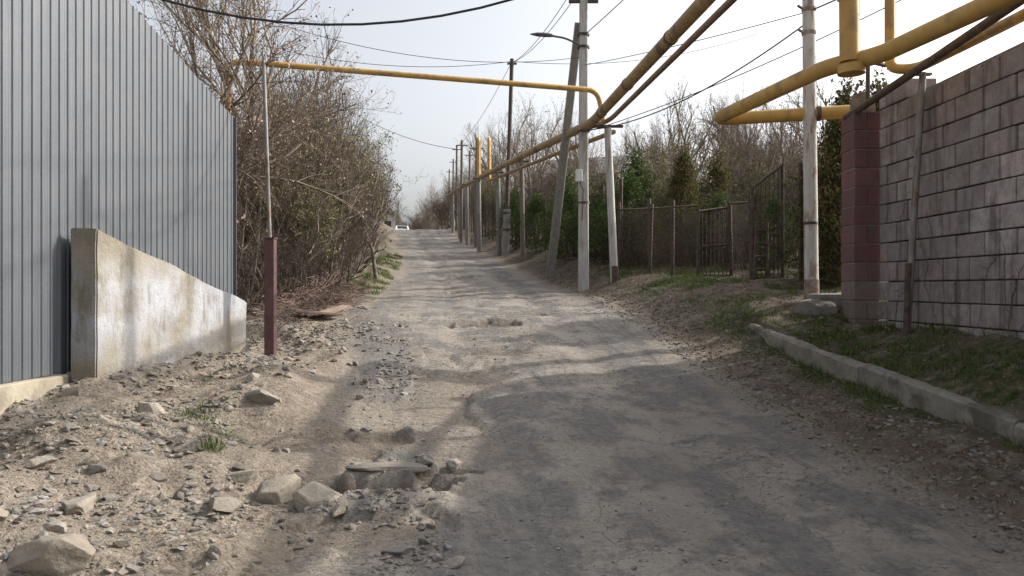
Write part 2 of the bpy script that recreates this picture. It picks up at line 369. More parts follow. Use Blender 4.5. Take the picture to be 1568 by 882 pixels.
# ------------------------------------------------------------ stones
def ico(sub):
    bm=bmesh.new(); bmesh.ops.create_icosphere(bm,subdivisions=sub,radius=1); bm.verts.ensure_lookup_table()
    v=np.array([q.co[:] for q in bm.verts]); f=np.array([[q.index for q in k.verts] for k in bm.faces]); bm.free(); return v,f
iv,iff=ico(1)
def scatter(name,X,Y,size,colf,flat=.6,sink=.2,seed=1):
    r=np.random.RandomState(seed); n=len(X)
    Z=terrain(X,Y); vv=iv[None]*(1+.7*(r.rand(n,len(iv),1)-.5)*1.4)
    sx=size*(.6+.8*r.rand(n)); sy=size*(.6+.8*r.rand(n)); sz=size*flat*(.6+.6*r.rand(n))
    an=r.rand(n)*6.28; ca,sa=np.cos(an)[:,None],np.sin(an)[:,None]
    x=vv[:,:,0]*sx[:,None]; y=vv[:,:,1]*sy[:,None]; z=vv[:,:,2]*sz[:,None]
    z=z+x*r.normal(size=(n,1))*.25
    Vv=np.stack([x*ca-y*sa+X[:,None],x*sa+y*ca+Y[:,None],z+(Z+sz*(.5-sink))[:,None]],-1)
    ff=(np.arange(n)*len(iv))[:,None,None]+iff[None]
    cl=np.repeat(colf(r,n)[:,None,:],len(iv),1).reshape(-1,3)
    mb=MB(); mb.add(Vv.reshape(-1,3),ff.reshape(-1,3),0,False,cl); return mb.obj(name,[M_stone])
def gcol(r,n):
    b=.15+.22*r.rand(n,1)**1.4; w=r.rand(n,1)**1.5; return b*np.array([[1,.88,.74]])*(1-w)+b*np.array([[.95,.94,.91]])*w
r=np.random.RandomState(5)
n=30000; Y=3.0+11*r.rand(n)**1.5; X=LE(Y)+.9-np.abs(r.rand(n))*4.2; keep=(vnoise(X,Y,.9,71)+.5*vnoise(X,Y,.3,72)+.3*r.rand(n)>.10)&(X>-4.7)
X,Y=X[keep],Y[keep]; s=.004+.032*r.rand(len(X))**4+.007*r.rand(len(X))
scatter('gravel',X,Y,s,gcol,.6,.35,2)
n=12000; Y=3.0+15*r.rand(n)**1.3; X=LE(Y)+(RE(Y)-LE(Y))*r.rand(n); q=vnoise(X,Y,1.1,77)+.3*r.rand(n)>.16; X,Y=X[q],Y[q]
scatter('gravel',X,Y,.004+.011*r.rand(len(X))**3,gcol,.6,.3,3)
n=4500; Y=3.5+12*r.rand(n); X=RE(Y)-.1+1.2*r.rand(n)**1.2
scatter('gravel',X,Y,.006+.022*r.rand(n)**3,gcol,.6,.3,4)
bv,bf=ico(5)
def rockverts(seed,cuts=22,base=None):
    r=np.random.RandomState(seed); v=(bv if base is None else base).copy()*(1+.25*r.normal(size=3))
    for k in range(cuts):
        nrm=r.normal(size=3); nrm/=np.linalg.norm(nrm); dd=.40+.42*r.rand(); h=v@nrm-dd; v=v-np.maximum(h,0)[:,None]*nrm*.96
    A=np.linalg.qr(r.normal(size=(3,3)))[0]; w=v@A
    nn=(fbm(w[:,0],w[:,1],.6,5,seed,.6)+fbm(w[:,1],w[:,2],.6,5,seed+3,.6)+fbm(w[:,2],w[:,0],.6,5,seed+6,.6))/2
    v=v*(1+.17*nn)[:,None]
    return v/np.abs(v).max(0)
def rock(x,y,sx,sy,sz,seed,col,rz=0,sink=.12):
    v=rockverts(seed)*np.array([sx,sy,sz])/2
    z=tz(x,y); mb=MB(); mb.add(v+np.array([0,0,sz*sink]),bf,0,True,np.array(col)); o=mb.obj('rock',[M_stone]); o.location=(x,y,z); o.rotation_euler=(random.uniform(-.3,.3),random.uniform(-.3,.3),rz)
wc=(.32,.285,.235)
for a in [(-1.40,5.32,.38,.30,.30,1,(.41,.37,.30),.3),(-1.72,5.45,.42,.32,.28,2,(.39,.35,.285),1),(-2.02,5.5,.26,.2,.14,3,wc,0),(-2.5,7.35,.44,.29,.2,4,(.33,.30,.26),-.2),(-.66,4.38,.23,.16,.12,5,(.20,.21,.215),.1),
 (-3.2,6.6,.26,.23,.26,6,wc,.4),(-2.7,4.6,.26,.19,.16,7,wc,1.3),(-2.45,3.95,.46,.3,.24,8,wc,0),(-1.95,5.0,.28,.24,.12,9,wc,.5),(-2.9,4.1,.24,.18,.17,10,wc,2),(-2.55,5.75,.26,.18,.16,11,(.27,.25,.22),.2),
 (-1.4,7.1,.12,.1,.08,12,(.18,.17,.16),0),(-4.2,7.0,.2,.16,.14,13,wc,0),(-.50,6.15,.2,.14,.13,15,(.27,.245,.215),.9),(-3.7,6.0,.24,.18,.16,17,wc,1),(-3.3,5.2,.2,.16,.13,18,wc,.5),(-.35,4.25,.18,.13,.05,19,wc,0),(-1.2,5.1,.16,.12,.09,20,wc,2),(-2.85,8.1,.22,.16,.13,21,wc,1),(-3.6,5.0,.2,.17,.14,23,wc,.2),(-.72,6.1,.16,.12,.1,26,(.25,.23,.2),.2)]: rock(*a)
mb=MB()
for (x,y,sx,sy,sz,sd,rz,dz) in [(-1.0,5.92,.70,.30,.10,41,.12,.0)]:
    v=rockverts(sd,8)*np.array([sx,sy,sz])/2; ca,sa=math.cos(rz),math.sin(rz)
    zz=float(terrain(np.array([x]),np.array([y]),False)[0])
    mb.add(np.stack([v[:,0]*ca-v[:,1]*sa+x,v[:,0]*sa+v[:,1]*ca+y,v[:,2]+zz+.0+dz],-1),bf,0,True,(.25,.23,.205))
mb.obj('broken_asphalt_slab',[M_stone])
r=np.random.RandomState(8); mb=MB(); bv3,bf3=ico(3); sv=[]
for sd in range(10): sv.append(rockverts(sd+60,18,bv3))
for i in range(420):
    y=3.3+8.5*r.rand()**1.3; x=max(-4.5,float(LE(y))+.6-3.7*r.rand()); s=.014+.055*r.rand()**3
    v=sv[i%10]*np.array([s*(.8+.6*r.rand()),s*(.7+.4*r.rand()),s*(.5+.5*r.rand())]); a=r.rand()*6.28
    v=np.stack([v[:,0]*math.cos(a)-v[:,1]*math.sin(a)+x,v[:,0]*math.sin(a)+v[:,1]*math.cos(a)+y,v[:,2]+tz(x,y)+s*.05],-1)
    mb.add(v,bf3,0,False,gcol(r,1)[0])
mb.obj('rubble',[M_stone])
# ------------------------------------------------------------ grass & litter
n=320000; Y=4+32*r.rand(n)**1.2; X=-5+12*r.rand(n)
_,g,l=masks(X,Y); ok=(g*(.42+1.2*vnoise(X,Y,.35,80)+.6*vnoise(X,Y,.12,81))>.2+.25*r.rand(n)); X,Y=X[ok],Y[ok]
if len(X)>70000: X,Y=X[:70000],Y[:70000]
n=len(X); Z=terrain(X,Y); h=.025+.10*r.rand(n)*(.8+1.6*vnoise(X,Y,.4,82)); w=.003+.003*r.rand(n)+Y*.00015
an=r.rand(n)*6.28; ln=r.normal(size=(n,2))*.45*h[:,None]; dx,dy=np.cos(an)*w,np.sin(an)*w
A=np.stack([X-dx,Y-dy,Z-.005],-1);B=np.stack([X+dx,Y+dy,Z-.005],-1);C=np.stack([X+ln[:,0],Y+ln[:,1],Z+h],-1)
mb=MB(); mb.add(np.stack([A,B,C],1).reshape(-1,3),((np.arange(n)*3)[:,None]+np.arange(3)),0,False,np.repeat(r.rand(n),3)[:,None]*np.ones((1,3))); mb.obj('grass',[L_grass])
n=6500; Y=4+18*r.rand(n); X=RE(Y)+.15+3*r.rand(n)**1.2; C=np.stack([X,Y,terrain(X,Y)+.01],-1)
n2=7000; Y2=11+10*r.rand(n2); X2=LE(Y2)-.5-3*r.rand(n2); C2=np.stack([X2,Y2,terrain(X2,Y2)+.012],-1)
mb=MB(); mb.quads(np.concatenate([C,C2]),.032,0,.7,0,3); mb.obj('fallen_leaves',[L_dry])
# ------------------------------------------------------------ kerb
def strip(name,yy,prof,mat,xf,zf,jit=.008,gap=None):
    mb=MB(); y0=yy[0]
    while y0<yy[1]-.05:
        y1=min(y0+gap,yy[1]); m=40; V=[];F=[]
        ys=np.linspace(y0+.008,y1-.008,m)
        oz=random.uniform(-.025,.025); ox=random.uniform(-.02,.02); tl=random.uniform(-.02,.02)
        for i,yv in enumerate(ys):
            ch=.06*max(0,float(fbm(np.array([yv]),np.array([0.]),.3,3,33)[0])) 
            for (px,pz) in prof: V.append((xf(yv)+px+ox+random.uniform(-jit,jit)+(ch if px<.04 else 0),yv,zf(yv)+pz+oz+tl*i/m+random.uniform(-jit,jit)*.7-(ch if (pz>-.03) else 0)))
        q=len(prof)
        for i in range(m-1):
            for j in range(q): F.append((i*q+j,i*q+(j+1)%q,(i+1)*q+(j+1)%q,(i+1)*q+j))
        F.append(tuple(range(q))[::-1]); F.append(tuple((m-1)*q+j for j in range(q)))
        mb.add(V,F,0); y0=y1
    return mb.obj(name,[mat])
strip('concrete_kerb',(2.0,10.7),[(0,-.45),(0,-.1),(.002,-.03),(.03,0),(.10,.003),(.14,0),(.16,-.03),(.16,-.45)],M_conc,lambda y:float(KX(y)),lambda y:float(KT(y)),.006,2.05)
# ------------------------------------------------------------ block wall
def wx(y): return 5.06+(10.2-y)*.02
mb=MB(); rr=np.random.RandomState(9); bh=.262; z0=.9; rowsN=12
mb.box((5.06+.2+.07,5.6,2.45),(.28,9.2,3.3),1)
for rI in range(rowsN+1):
    y0=1.0-(.25 if rI%2 else 0); z=z0+rI*bh
    while y0<10.19:
        y1=min(y0+.5,10.19); ys=max(y0,1.0)
        if rI==rowsN and rr.rand()<.35: y0+=.5; continue
        if y1-ys>.06:
            wh=vnoise(np.array([y0]),np.array([z]),1.3,91)[0]; b=.27+.12*rr.rand()+max(0,.5*wh)
            tint=np.array([1,.92,.90]) if rr.rand()<.6 else np.array([1,.86,.84])
            yc=(ys+y1)/2
            mb.box((wx(yc)+.2+rr.uniform(-.009,.009),yc,z+bh/2+rr.uniform(-.002,.002)),(.40,y1-ys-.013,bh-.014),0,None,b*tint,.013)
        y0+=.5
mb.obj('concrete_block_wall',[M_block,simple('mortar',(.17,.155,.14),(.25,.23,.21),10,.95,bd=.005)])
mb=MB()
for rI in range(12):
    z=.9+rI*bh; c=(.165,.075,.082) if rI>3 else (.26,.20,.185)
    if rI in(5,8): c=(.20,.09,.098)
    if rI==3: c=(.2,.12,.115)
    for hx in ((-.0925,.0925) if rI%2 else (0,)):
        mb.box((4.91+hx+rr.uniform(-.006,.006),10.42,z+bh/2),(.37 if rI%2==0 else .18,.42,bh-.014),0,None,np.array(c)*rr.uniform(.85,1.2),.014)
mb.box((4.91,10.42,2.4),(.34,.39,3.0),1)
v=rockverts(99,6)*np.array([.36,.34,.5])/2; mb.add(v+np.array([4.95,10.42,4.2]),bf,2,True)
mb.obj('brick_gate_pillar',[M_block,M_conc,simple('rusty_mortar_cap',(.16,.12,.09),(.26,.21,.16),9,.95,bd=.02,bscale=18)])
v=rockverts(77,7)*np.array([.70,.52,.66])/2
mb=MB(); mb.box((4.68,10.9,1.22),(.58,.5,.60),0,Matrix.Rotation(.1,4,'Z'),(.3,.3,.3),.06); mb.add(v+np.array([4.42,10.75,1.12]),bf,0,True); mb.obj('concrete_footing_block',[simple('dark_concrete',(.14,.125,.105),(.23,.21,.18),5,.95,bd=.02,bscale=16)])
S=[]
for k in range(15):
    y=random.uniform(6,10.1); z=1.05; dy=random.uniform(-.15,.15)
    for i in range(random.randint(8,22)):
        ny=y+dy*.3+random.uniform(-.05,.05); nz=z+random.uniform(.03,.12); S.append((wx(y)-.012,y,z,wx(ny)-.012,ny,nz,.004,.003)) 
        if random.random()<.25:
            S.append((wx(y)-.012,y,z,wx(y)-.03,y+random.uniform(-.2,.2),z+random.uniform(-.05,.15),.003,.002))
        y,z=min(ny,10.15),nz
        dy=dy*.8+random.uniform(-.08,.08)
mb=MB(); mb.segs(S,0,4); mb.obj('dry_vine',[M_twig])
# ------------------------------------------------------------ metal fence + concrete
def fx(y): return -4.26-.0838*(11.3-y)
def ftop(y): return float(np.interp(y,[2,6.7,8.6,11.3],[6.9,5.55,4.96,4.21]))
mb=MB(); yv=2.0; V=[];F=[]; pit=.125
pts=[]
while yv<11.3:
    for (o,dx) in ((0,0),(.05,0),(.056,-.003),(.062,0),(.092,0),(.100,.013),(.114,.013),(.122,0)):
        if yv+o<=11.31: pts.append((yv+o,dx))
    yv+=pit
for (a,dx) in pts:
    V.append((fx(a)+dx,a,.735)); V.append((fx(a)+dx,a,ftop(a)))
for i in range(len(pts)-1): F.append((2*i,2*i+2,2*i+3,2*i+1))
mb.add(V,F,0)
for yv in (2.5,5,7.6,10,11.27):
    mb.box((fx(yv)-.06,yv,(ftop(yv)+.2)/2),(.06,.06,ftop(yv)-.25),1)
for zz in (1.2,3.0,): mb.tube([(fx(2)-.03,2,zz),(fx(11.28)-.03,11.28,zz)],.02,1,6)
mb.box((fx(11.31)+.012,11.318,(ftop(11.3)+.735)/2),(.06,.012,ftop(11.3)-.735),0)
mb.obj('corrugated_metal_fence',[M_sheet,M_rust])
me=bpy.data.meshes.new('concrete_retaining_wall'); bm=bmesh.new()
A0=[(-4.48,7.5,-.1),(-4.21,7.5,-.1),(-4.21,7.5,2.20),(-4.48,7.5,2.22)]; A1=[(-4.10,10.55,-.1),(-3.78,10.55,-.1),(-3.78,10.55,1.40),(-4.10,10.55,1.42)]
vs=[bm.verts.new(p) for p in A0+A1]
for f in ((3,2,1,0),(4,5,6,7),(0,1,5,4),(1,2,6,5),(2,3,7,6),(3,0,4,7)): bm.faces.new([vs[i] for i in f])
bmesh.ops.recalc_face_normals(bm,faces=bm.faces)
bmesh.ops.bevel(bm,geom=list(bm.edges),offset=.014,segments=2,affect='EDGES')
bmesh.ops.subdivide_edges(bm,edges=[e for e in bm.edges if e.calc_length()>.2],cuts=24,use_grid_fill=True)
for v in bm.verts:
    n=float(fbm(np.array([v.co.y]),np.array([v.co.z*1.3+v.co.x]),.5,4,55)[0]); v.co.x+=.02*n; v.co.z+=.02*n if v.co.z>1.3 else 0
bm.to_mesh(me); bm.free(); me.materials.append(M_wing); link('concrete_retaining_wall',me)
mb=MB(); V=[];F=[]
for yv in np.linspace(2,7.49,40):
    x=fx(yv)
    for (px,pz) in ((-.2,-.2),(.1,-.2),(.09,.71),(.07,.725),(-.2,.725)): V.append((x+px+random.uniform(-.006,.006),yv,pz+random.uniform(-.006,.006)))
for i in range(39):
    for j in range(5): F.append((i*5+j,i*5+(j+1)%5,(i+1)*5+(j+1)%5,(i+1)*5+j))
F+= [(4,3,2,1,0),tuple(195+j for j in range(5))]
mb.add(V,F,0); mb.obj('concrete_fence_footing',[simple('pale_footing_concrete',(.29,.255,.19),(.39,.35,.265),3,.9,bd=.01,bscale=24,c3=(.21,.18,.14))])
mb=MB(); mb.box((-3.33,10.2,1.42),(.135,.135,1.7),0,None,(.3,.3,.3),.012); mb.box((-3.33,10.2,2.285),(.15,.15,.02),0); mb.tube([(-3.35,10.24,2.2),(-3.46,10.3,4.75)],.028,1,8); mb.tube([(-3.46,10.3,4.72),(-3.3,10.3,4.78)],.015,1,6)
mb.obj('steel_post',[M_brown,M_steel])
# ------------------------------------------------------------ pipes
mb=MB(); mb.tube(rounded([(-5.72,14.9,1.0),(-5.72,14.9,6.18),(1.98,17.0,6.14),(2.1,17.05,5.45)],.28),.062,0,12)
mb.obj('overhead_gas_pipe',[M_yel])
def clampx(mb,p,dv,r,mat): 
    dv=Vector(dv).normalized(); p=Vector(p); mb.tube([p-dv*.03,p+dv*.03],r,mat,14)
mb=MB()
main=[(3.3,1.5,5.35),(2.54,9.7,5.38),(1.82,17,5.38),(.75,22,5.75),(-1.5,35,6.85),(-3.6,48,8.0),(-5.2,60,9.1)]
mb.tube(rounded(main,.6),.105,0,14); main2=[(a+.42,b,c+.07) for a,b,c in main[:3]]+[(a+.2,b,c+.16) for a,b,c in main[3:]]
mb.tube(rounded(main2,.5),.055,1,10)
low=[(2.35,17.05,5.2),(1.1,21,5.35),(-1.2,34.5,6.55)]; mb.tube(rounded(low),.055,0,10)
for a,b in ((main[0],main[1]),(main[1],main[2]),(main[3],main[4])):
    for t in (.2,.55,.85):
        pa=Vector(a).lerp(Vector(b),t); clampx(mb,pa,Vector(b)-Vector(a),.118,1)
for ox in (0,.5): mb.tube(rounded([(-1.6+ox,35.2,6.85),(-1.6+ox,35.2,8.75),(-1.6+ox,36.4,8.8),(-1.6+ox,36.4,6.9)],.2),.075,2,10)
mb.obj('gas_pipeline',[M_yelold,simple('brown_pipe',(.10,.07,.052),(.19,.12,.08),6,.6,bd=.001),M_yel])
mb=MB()
mb.tube(rounded([(5.15,10.95,4.22),(3.15,11.5,4.22),(3.74,8.75,4.22),(4.13,8.35,4.22),(4.43,6.7,4.22),(4.95,1.5,4.22)],.3),.1,0,16)
mb.tube([(3.88,8.5,4.2),(3.86,8.52,7.6)],.108,0,16); mb.tube([(3.9,8.5,4.06),(3.9,8.5,4.16)],.15,0,16); clampx(mb,(3.87,8.5,4.95),(0,0,1),.125,0)
mb.tube([(3.96,8.48,4.2),(3.96,8.48,7.6)],.03,0,10)
clampx(mb,(3.45,11.42,4.22),(1,-.26,0),.112,0); clampx(mb,(4.6,11.1,4.22),(1,-.26,0),.115,1)
for (a,b) in (((4.43,6.7,4.22),(4.95,1.5,4.22)),((3.15,11.5,4.22),(3.74,8.75,4.22))): clampx(mb,Vector(a).lerp(Vector(b),.45),Vector(b)-Vector(a),.104,0)
mb.tube(rounded([(4.7,9.2,7.6),(4.7,9.2,4.32),(4.98,9.1,4.3),(5.16,7.9,4.36),(5.4,2,4.4)],.2),.062,0,12)
mb.obj('yellow_gas_pipe',[M_yel,M_rust])
mb=MB(); mb.tube([(4.75,10.5,4.02),(4.98,7.2,4.42),(5.25,2,4.9)],.05,0,10)
mb.tube(rounded([(4.86,10.1,4.1),(4.86,10.1,4.7),(5.2,10.3,4.7)],.1),.03,0,8)
mb.obj('rusty_water_pipe',[M_rust])
mb=MB(); mb.tube([(4.80,9.0,.95),(4.9,9.0,2.6),(5.0,9.0,4.22)],.04,0,10); mb.box((5.0,9.0,4.2),(.2,.06,.03),0); mb.tube([(4.80,9.0,.95),(4.83,9.0,1.9)],.043,1,10); mb.obj('pipe_support_post',[M_steel,M_rust])
for (x,y,ztop,w,mt) in ((2.25,17,5.3,.1,M_poled),(-.55,31.5,6.5,.11,M_poled),(-1.55,35.3,6.8,.12,M_poled),(.4,27,6.2,.1,M_wood),(-2.5,41.5,7.4,.12,M_poled),(-3.3,47,7.9,.12,M_poled),(-4.3,54,8.6,.12,M_poled)):
    mb=MB(); z=tz(x,y); tl=.12 if y==17 else 0; mb.tube([(x+tl,y,z-.3),(x-.05,y,ztop)],w,0,10,r2=w*.85)
    mb.box((x-.05,y,ztop+.015),(.7 if y<20 else .5,.1,.05),1)
    if y==17: mb.tube([(x+tl,y,z-.3),(x+tl*.85,y,z+.4)],w*1.04,1,10)
    mb.obj('pipe_support_post',[M_pole if y==17 else mt,M_rust])
# ------------------------------------------------------------ utility poles
mb=MB(); X0,Y0=1.70,17.6; zb=tz(X0,Y0)
def taper_box(mb,p0,p1,a,b,mat):
    p0=Vector(p0);p1=Vector(p1); t=(p1-p0).normalized(); rgt=t.cross(Vector((0,1,0))).normalized(); f=rgt.cross(t)
    V=[]
    for p,w in ((p0,a),(p1,b)):
        for sx,sy in ((-1,-.8),(-.8,-1),(.8,-1),(1,-.8),(1,.8),(.8,1),(-.8,1),(-1,.8)): V.append((p+rgt*sx*w/2+f*sy*w/2)[:])
    mb.add(V,[tuple(range(8))[::-1],tuple(range(8,16))]+[(k,(k+1)%8,8+(k+1)%8,8+k) for k in range(8)],mat)
taper_box(mb,(X0,Y0,zb-.3),(X0,Y0,8.5),.25,.18,0)
taper_box(mb,(1.05,20.4,1.9),(X0-.1,Y0+.1,7.95),.24,.19,1)
mb.box((X0,Y0-.02,8.42),(.7,.08,.08),2)
for ox in (-.3,-.12,.12,.3):
    mb.tube([(X0+ox,Y0-.02,8.45),(X0+ox,Y0-.02,8.55)],.012,2,6); mb.tube([(X0+ox,Y0-.02,8.53),(X0+ox,Y0-.02,8.60),(X0+ox,Y0-.02,8.66)],.04,3,8,r2=.025)
for zz in (7.6,7.3,5.3,3.6): mb.tube([(X0,Y0,zz),(X0,Y0,zz+.05)],.15,2,8)
mb.box((X0-.12,Y0-.16,4.25),(.16,.12,.28),3,None,(.5,)*3,.015); mb.tube([(X0-.1,Y0-.15,4.1),(X0-.02,Y0-.14,3.9),(X0-.05,Y0-.14,3.2)],.012,2,6)
mb.tube(rounded([(X0-.1,Y0-.1,7.35),(X0-.45,Y0-.15,7.5),(X0-.75,Y0-.2,7.53)],.15),.025,4,8)
V=[];F=[]; L=.55
for i,(t,w,h) in enumerate(((0,.03,.025),(.1,.06,.05),(.35,.085,.06),(.7,.09,.05),(1,.03,.015))):
    cx=X0-.72-L*t; cz=7.53+.04*t
    for k in range(10):
        an=k/10*2*math.pi; V.append((cx,Y0-.2+math.cos(an)*w,cz+math.sin(an)*h*(1 if math.sin(an)>0 else .6)))
for i in range(4):
    for k in range(10): F.append((i*10+k,i*10+(k+1)%10,(i+1)*10+(k+1)%10,(i+1)*10+k))
F+=[tuple(range(10))[::-1],tuple(range(40,50))]
mb.add(V,F,4,True)
mb.obj('utility_pole',[M_pole,M_poled,M_rust,M_white,simple('lamp_housing_grey',(.10,.105,.115),(.14,.145,.155),6,.5,bd=0)])
mb=MB(); z=tz(4.5,11.1)
mb.tube([(4.5,11.1,z-.3),(4.46,11.1,5),(4.43,11.1,9.2)],.105,0,14,r2=.085)
mb.tube([(4.5,11.1,z-.1),(4.497,11.1,z+.35)],.108,1,14); mb.tube([(4.482,11.1,2.55),(4.482,11.1,2.59)],.108,2,12)
for zz in (5.4,5.75): mb.tube([(4.455,11.1,zz),(4.455,11.1,zz+.05)],.105,1,12); mb.tube([(4.35,11.02,zz),(4.25,11.0,zz+.05)],.02,1,6)
mb.obj('utility_pole',[simple('stained_pole_paint',(.44,.42,.39),(.56,.54,.51),5,.8,bd=.003,c3=(.30,.22,.17),stretch=(5,5,1.1)),simple('rusty_base',(.16,.10,.07),(.35,.29,.25),9,.9,bd=.002),M_black])
mb=MB(); z=tz(-.25,31); mb.tube([(-.28,31,z-.3),(-.2,31,4.9)],.16,0,10); mb.tube([(-.25,30.93,3.6),(0.0,31,11.2)],.085,1,10); mb.box((0,31,11.0),(.4,.07,.07),1)
for zz in (4.0,4.7): mb.tube([(-.23,31,zz),(-.23,31,zz+.08)],.18,1,10)
mb.obj('utility_pole',[M_poled,M_rust])
for (x,y,h) in ((-3.0,43.5,6.0),(-1.9,39,5.5),(-5.6,70,6.5),(-4.3,57,6.5),(-7.0,82,7),(-2.9,50,5.5)):
    mb=MB(); z=tz(x,y); mb.tube([(x,y,z-.3),(x+.05,y,z+h)],.10,0,8,r2=.075); mb.box((x+.05,y,z+h-.3),(.7,.06,.06),0); mb.obj('utility_pole',[M_wood])
# ------------------------------------------------------------ wires
def wire(a,b,sag,r=.012,n=26):
    a=Vector(a);b=Vector(b); m=MB(); p=[]
    for i in range(n+1):
        t=i/n; q=a.lerp(b,t); q.z-=sag*4*t*(1-t); p.append(q)
    m.tube(p,r,0,5); m.obj('power_line',[M_black])
wire((-9.5,12,8.13),(7.2,12,11.0),3.55,.021)
T=lambda o:(X0+o,Y0-.02,8.63)
wire(T(-.3),(0,31,11.05),.25,.010); wire(T(-.12),(-.2,31,11.0),.35,.010)
wire((X0,Y0,7.6),(4.45,11.1,8.8),.12,.011)
wire(T(.3),(8.0,5,9.8),.35,.012); wire(T(.12),(6.5,3,9.2),.45,.012); wire(T(-.12),(5.2,2,9.4),.5,.012)
wire((X0,Y0,6.9),(4.45,11.1,5.75),.05,.008); wire((X0,Y0,5.35),(4.45,11.1,5.6),.35,.013); wire((X0,Y0,5.3),(9.5,6,7.5),.5,.010)
wire((4.45,11.1,5.75),(8,4,6.6),.2,.013); wire((4.43,11.1,8.6),(9,3,9),.2)
wire((0,31,11.1),(-12,30,12.0),.7,.012); wire((0,31,11.1),(12,36,14),.6,.012); wire((0,31,11.1),(-4.3,57,12.5),.5,.012)
wire((-14,60,16.5),(-4.3,57,12.3),.6,.02); wire((X0,Y0,7.1),(-5.7,15,7.3),.5,.007)
# ------------------------------------------------------------ trees
def rv(): return Vector((random.gauss(0,1),random.gauss(0,1),random.gauss(0,1)))
def grow(S,Lf,p,dr,L,r,lvl,mx,spread,up,ns=4,kids=2,lenf=.62,wob=.16):
    step=L/ns
    for i in range(ns):
        dr=(dr+rv()*wob+Vector((0,0,up))).normalized(); q=p+dr*step
        ra=r*(1-.65*i/ns); rb=r*(1-.65*(i+1)/ns)
        S.append((*p,*q,ra,rb,lvl)); p=q
        if lvl<mx and (i>0 or lvl>0):
            for k in range(kids if random.random()<.75 else kids-1):
                ax=dr.cross(rv()).normalized(); an=random.uniform(.5,1.3)*spread
                cd=(dr*math.cos(an)+ax*math.sin(an)).normalized()
                grow(S,Lf,p,cd,L*lenf*random.uniform(.7,1.15)*(1-.35*i/ns),max(rb*.62,.0035),lvl+1,mx,spread,up,3 if lvl>0 else ns,kids,lenf,wob)
        elif lvl==mx and random.random()<.38: Lf.append((p+rv()*.02)[:])
def tree_mesh(name,seed,H,trunks,mx,spread,up,kids,leaf,leafsize,lm,bark,twig,lenf=.62,wob=.16,r0=.09,base=.0,tilt=.1,nsl=5,minr=1.0,clip=None):
    random.seed(seed); S=[];Lf=[]
    for t in range(trunks):
        a=random.random()*6.28; rad=base*math.sqrt(random.random())
        dr=Vector((math.cos(a)*tilt*random.random()*1.6,math.sin(a)*tilt*random.random()*1.6,1)).normalized()
        hh=H*random.uniform(.55,1) if trunks>1 else H
        grow(S,Lf,Vector((math.cos(a)*rad,math.sin(a)*rad,-.15)),dr,hh*.8,r0*random.uniform(.7,1.1),0,mx,spread,up,nsl,kids,lenf,wob)
    S=np.array(S); Lf=np.array(Lf).reshape(-1,3)
    if clip:
        def keep(p):
            z=np.clip(p[:,2]/H,0,1); R=clip*(.5+.65*np.sin(np.pi*np.clip(z*.85+.08,0,1)))*(1+.9*vnoise(np.arctan2(p[:,1],p[:,0])*1.5,p[:,2],.7,seed))
            return np.hypot(p[:,0],p[:,1])<R
        S=S[keep(S[:,3:6])|((S[:,8]==0)&(np.hypot(S[:,3],S[:,4])<clip))]
        if len(Lf): Lf=Lf[keep(Lf)]
    lv=S[:,8]; mb=MB(); S[:,6:8]*=minr
    mb.segs(S[lv<=1][:,:8],0,5); mb.segs(S[lv>1][:,:8],1,3)
    if leaf>0 and len(Lf):
        C=np.repeat(Lf,leaf,0)+np.random.RandomState(seed).normal(size=(len(Lf)*leaf,3))*.05
        mb.quads(C,leafsize,2,.6,0,seed)
    return mb.mesh(name,[bark,twig,lm])
T1=tree_mesh('bare_tree_a',21,7,1,4,.75,.05,2,1,.05,L_pink,M_bark,M_twig,r0=.11,nsl=6,clip=3.0)
T2=tree_mesh('bare_tree_b',22,8,2,4,.55,.10,2,0,.05,L_tan,M_barkg,M_twig,r0=.10,nsl=5,base=.2,clip=2.2,lenf=.55)
T3=tree_mesh('bare_tree_c',29,7,1,3,.6,.10,2,1,.06,L_yg,M_barkg,M_twig,r0=.10,nsl=7,clip=2.0,minr=1.2)
SH1=tree_mesh('shrub_a',23,4.6,12,3,.6,.08,2,1,.05,L_tan,M_bark,M_twig,r0=.035,base=.8,tilt=.3,nsl=5,minr=1.3,clip=1.45)
SH2=tree_mesh('shrub_b',24,4.2,12,3,.65,.07,2,2,.06,L_yg,M_barkg,M_twig,r0=.03,base=.9,tilt=.35,nsl=5,minr=1.3,clip=1.5)
SH4=tree_mesh('shrub_d',27,4.0,11,3,.7,.05,2,0,.05,L_tan,M_twigd,M_twigd,r0=.035,base=.9,tilt=.35,nsl=5,minr=1.5,clip=1.5)
SH3=tree_mesh('shrub_c',25,3.0,18,3,.9,-.02,2,0,.05,L_tan,M_twigd,M_twigd,r0=.022,base=.9,tilt=.8,nsl=4,wob=.25,minr=1.5,clip=1.6)
def evergreen(name,seed,H,R,lm,n,size,conic=1.0,up=.8):
    r=np.random.RandomState(seed); mb=MB(); C=[]
    nb=int(n/60); S=[(0,0,-.1,0,0,H*.9,.05,.01)]
    for b in range(nb):
        t=r.rand()**1.1; z=.1+H*t; a=r.rand()*6.28; rr=R*((1-t)**.7*conic+(1-conic)*math.sin(math.pi*min(1,t+.15)))*(.45+.8*r.rand())*(1+.35*math.sin(a*2+seed+t*5))
        tip=np.array([math.cos(a)*rr,math.sin(a)*rr,z+.15*rr]); S.append((0,0,max(0,z-.25),*tip,.012,.004))
        k=r.normal(size=(60,3))*np.array([.10,.10,.14])*(.7+R*.35); tt=.55+.5*r.rand(60,1); C.append(tip*tt*np.array([1,1,0])+np.array([0,0,1])*tip+k)
    mb.segs(S,0,4); mb.quads(np.concatenate(C),size,1,.4,up,seed); return mb.mesh(name,[M_bark,lm])
EV1=evergreen('thuja_m',31,3.3,1.0,L_thuja,13000,.08,.75,1.2)
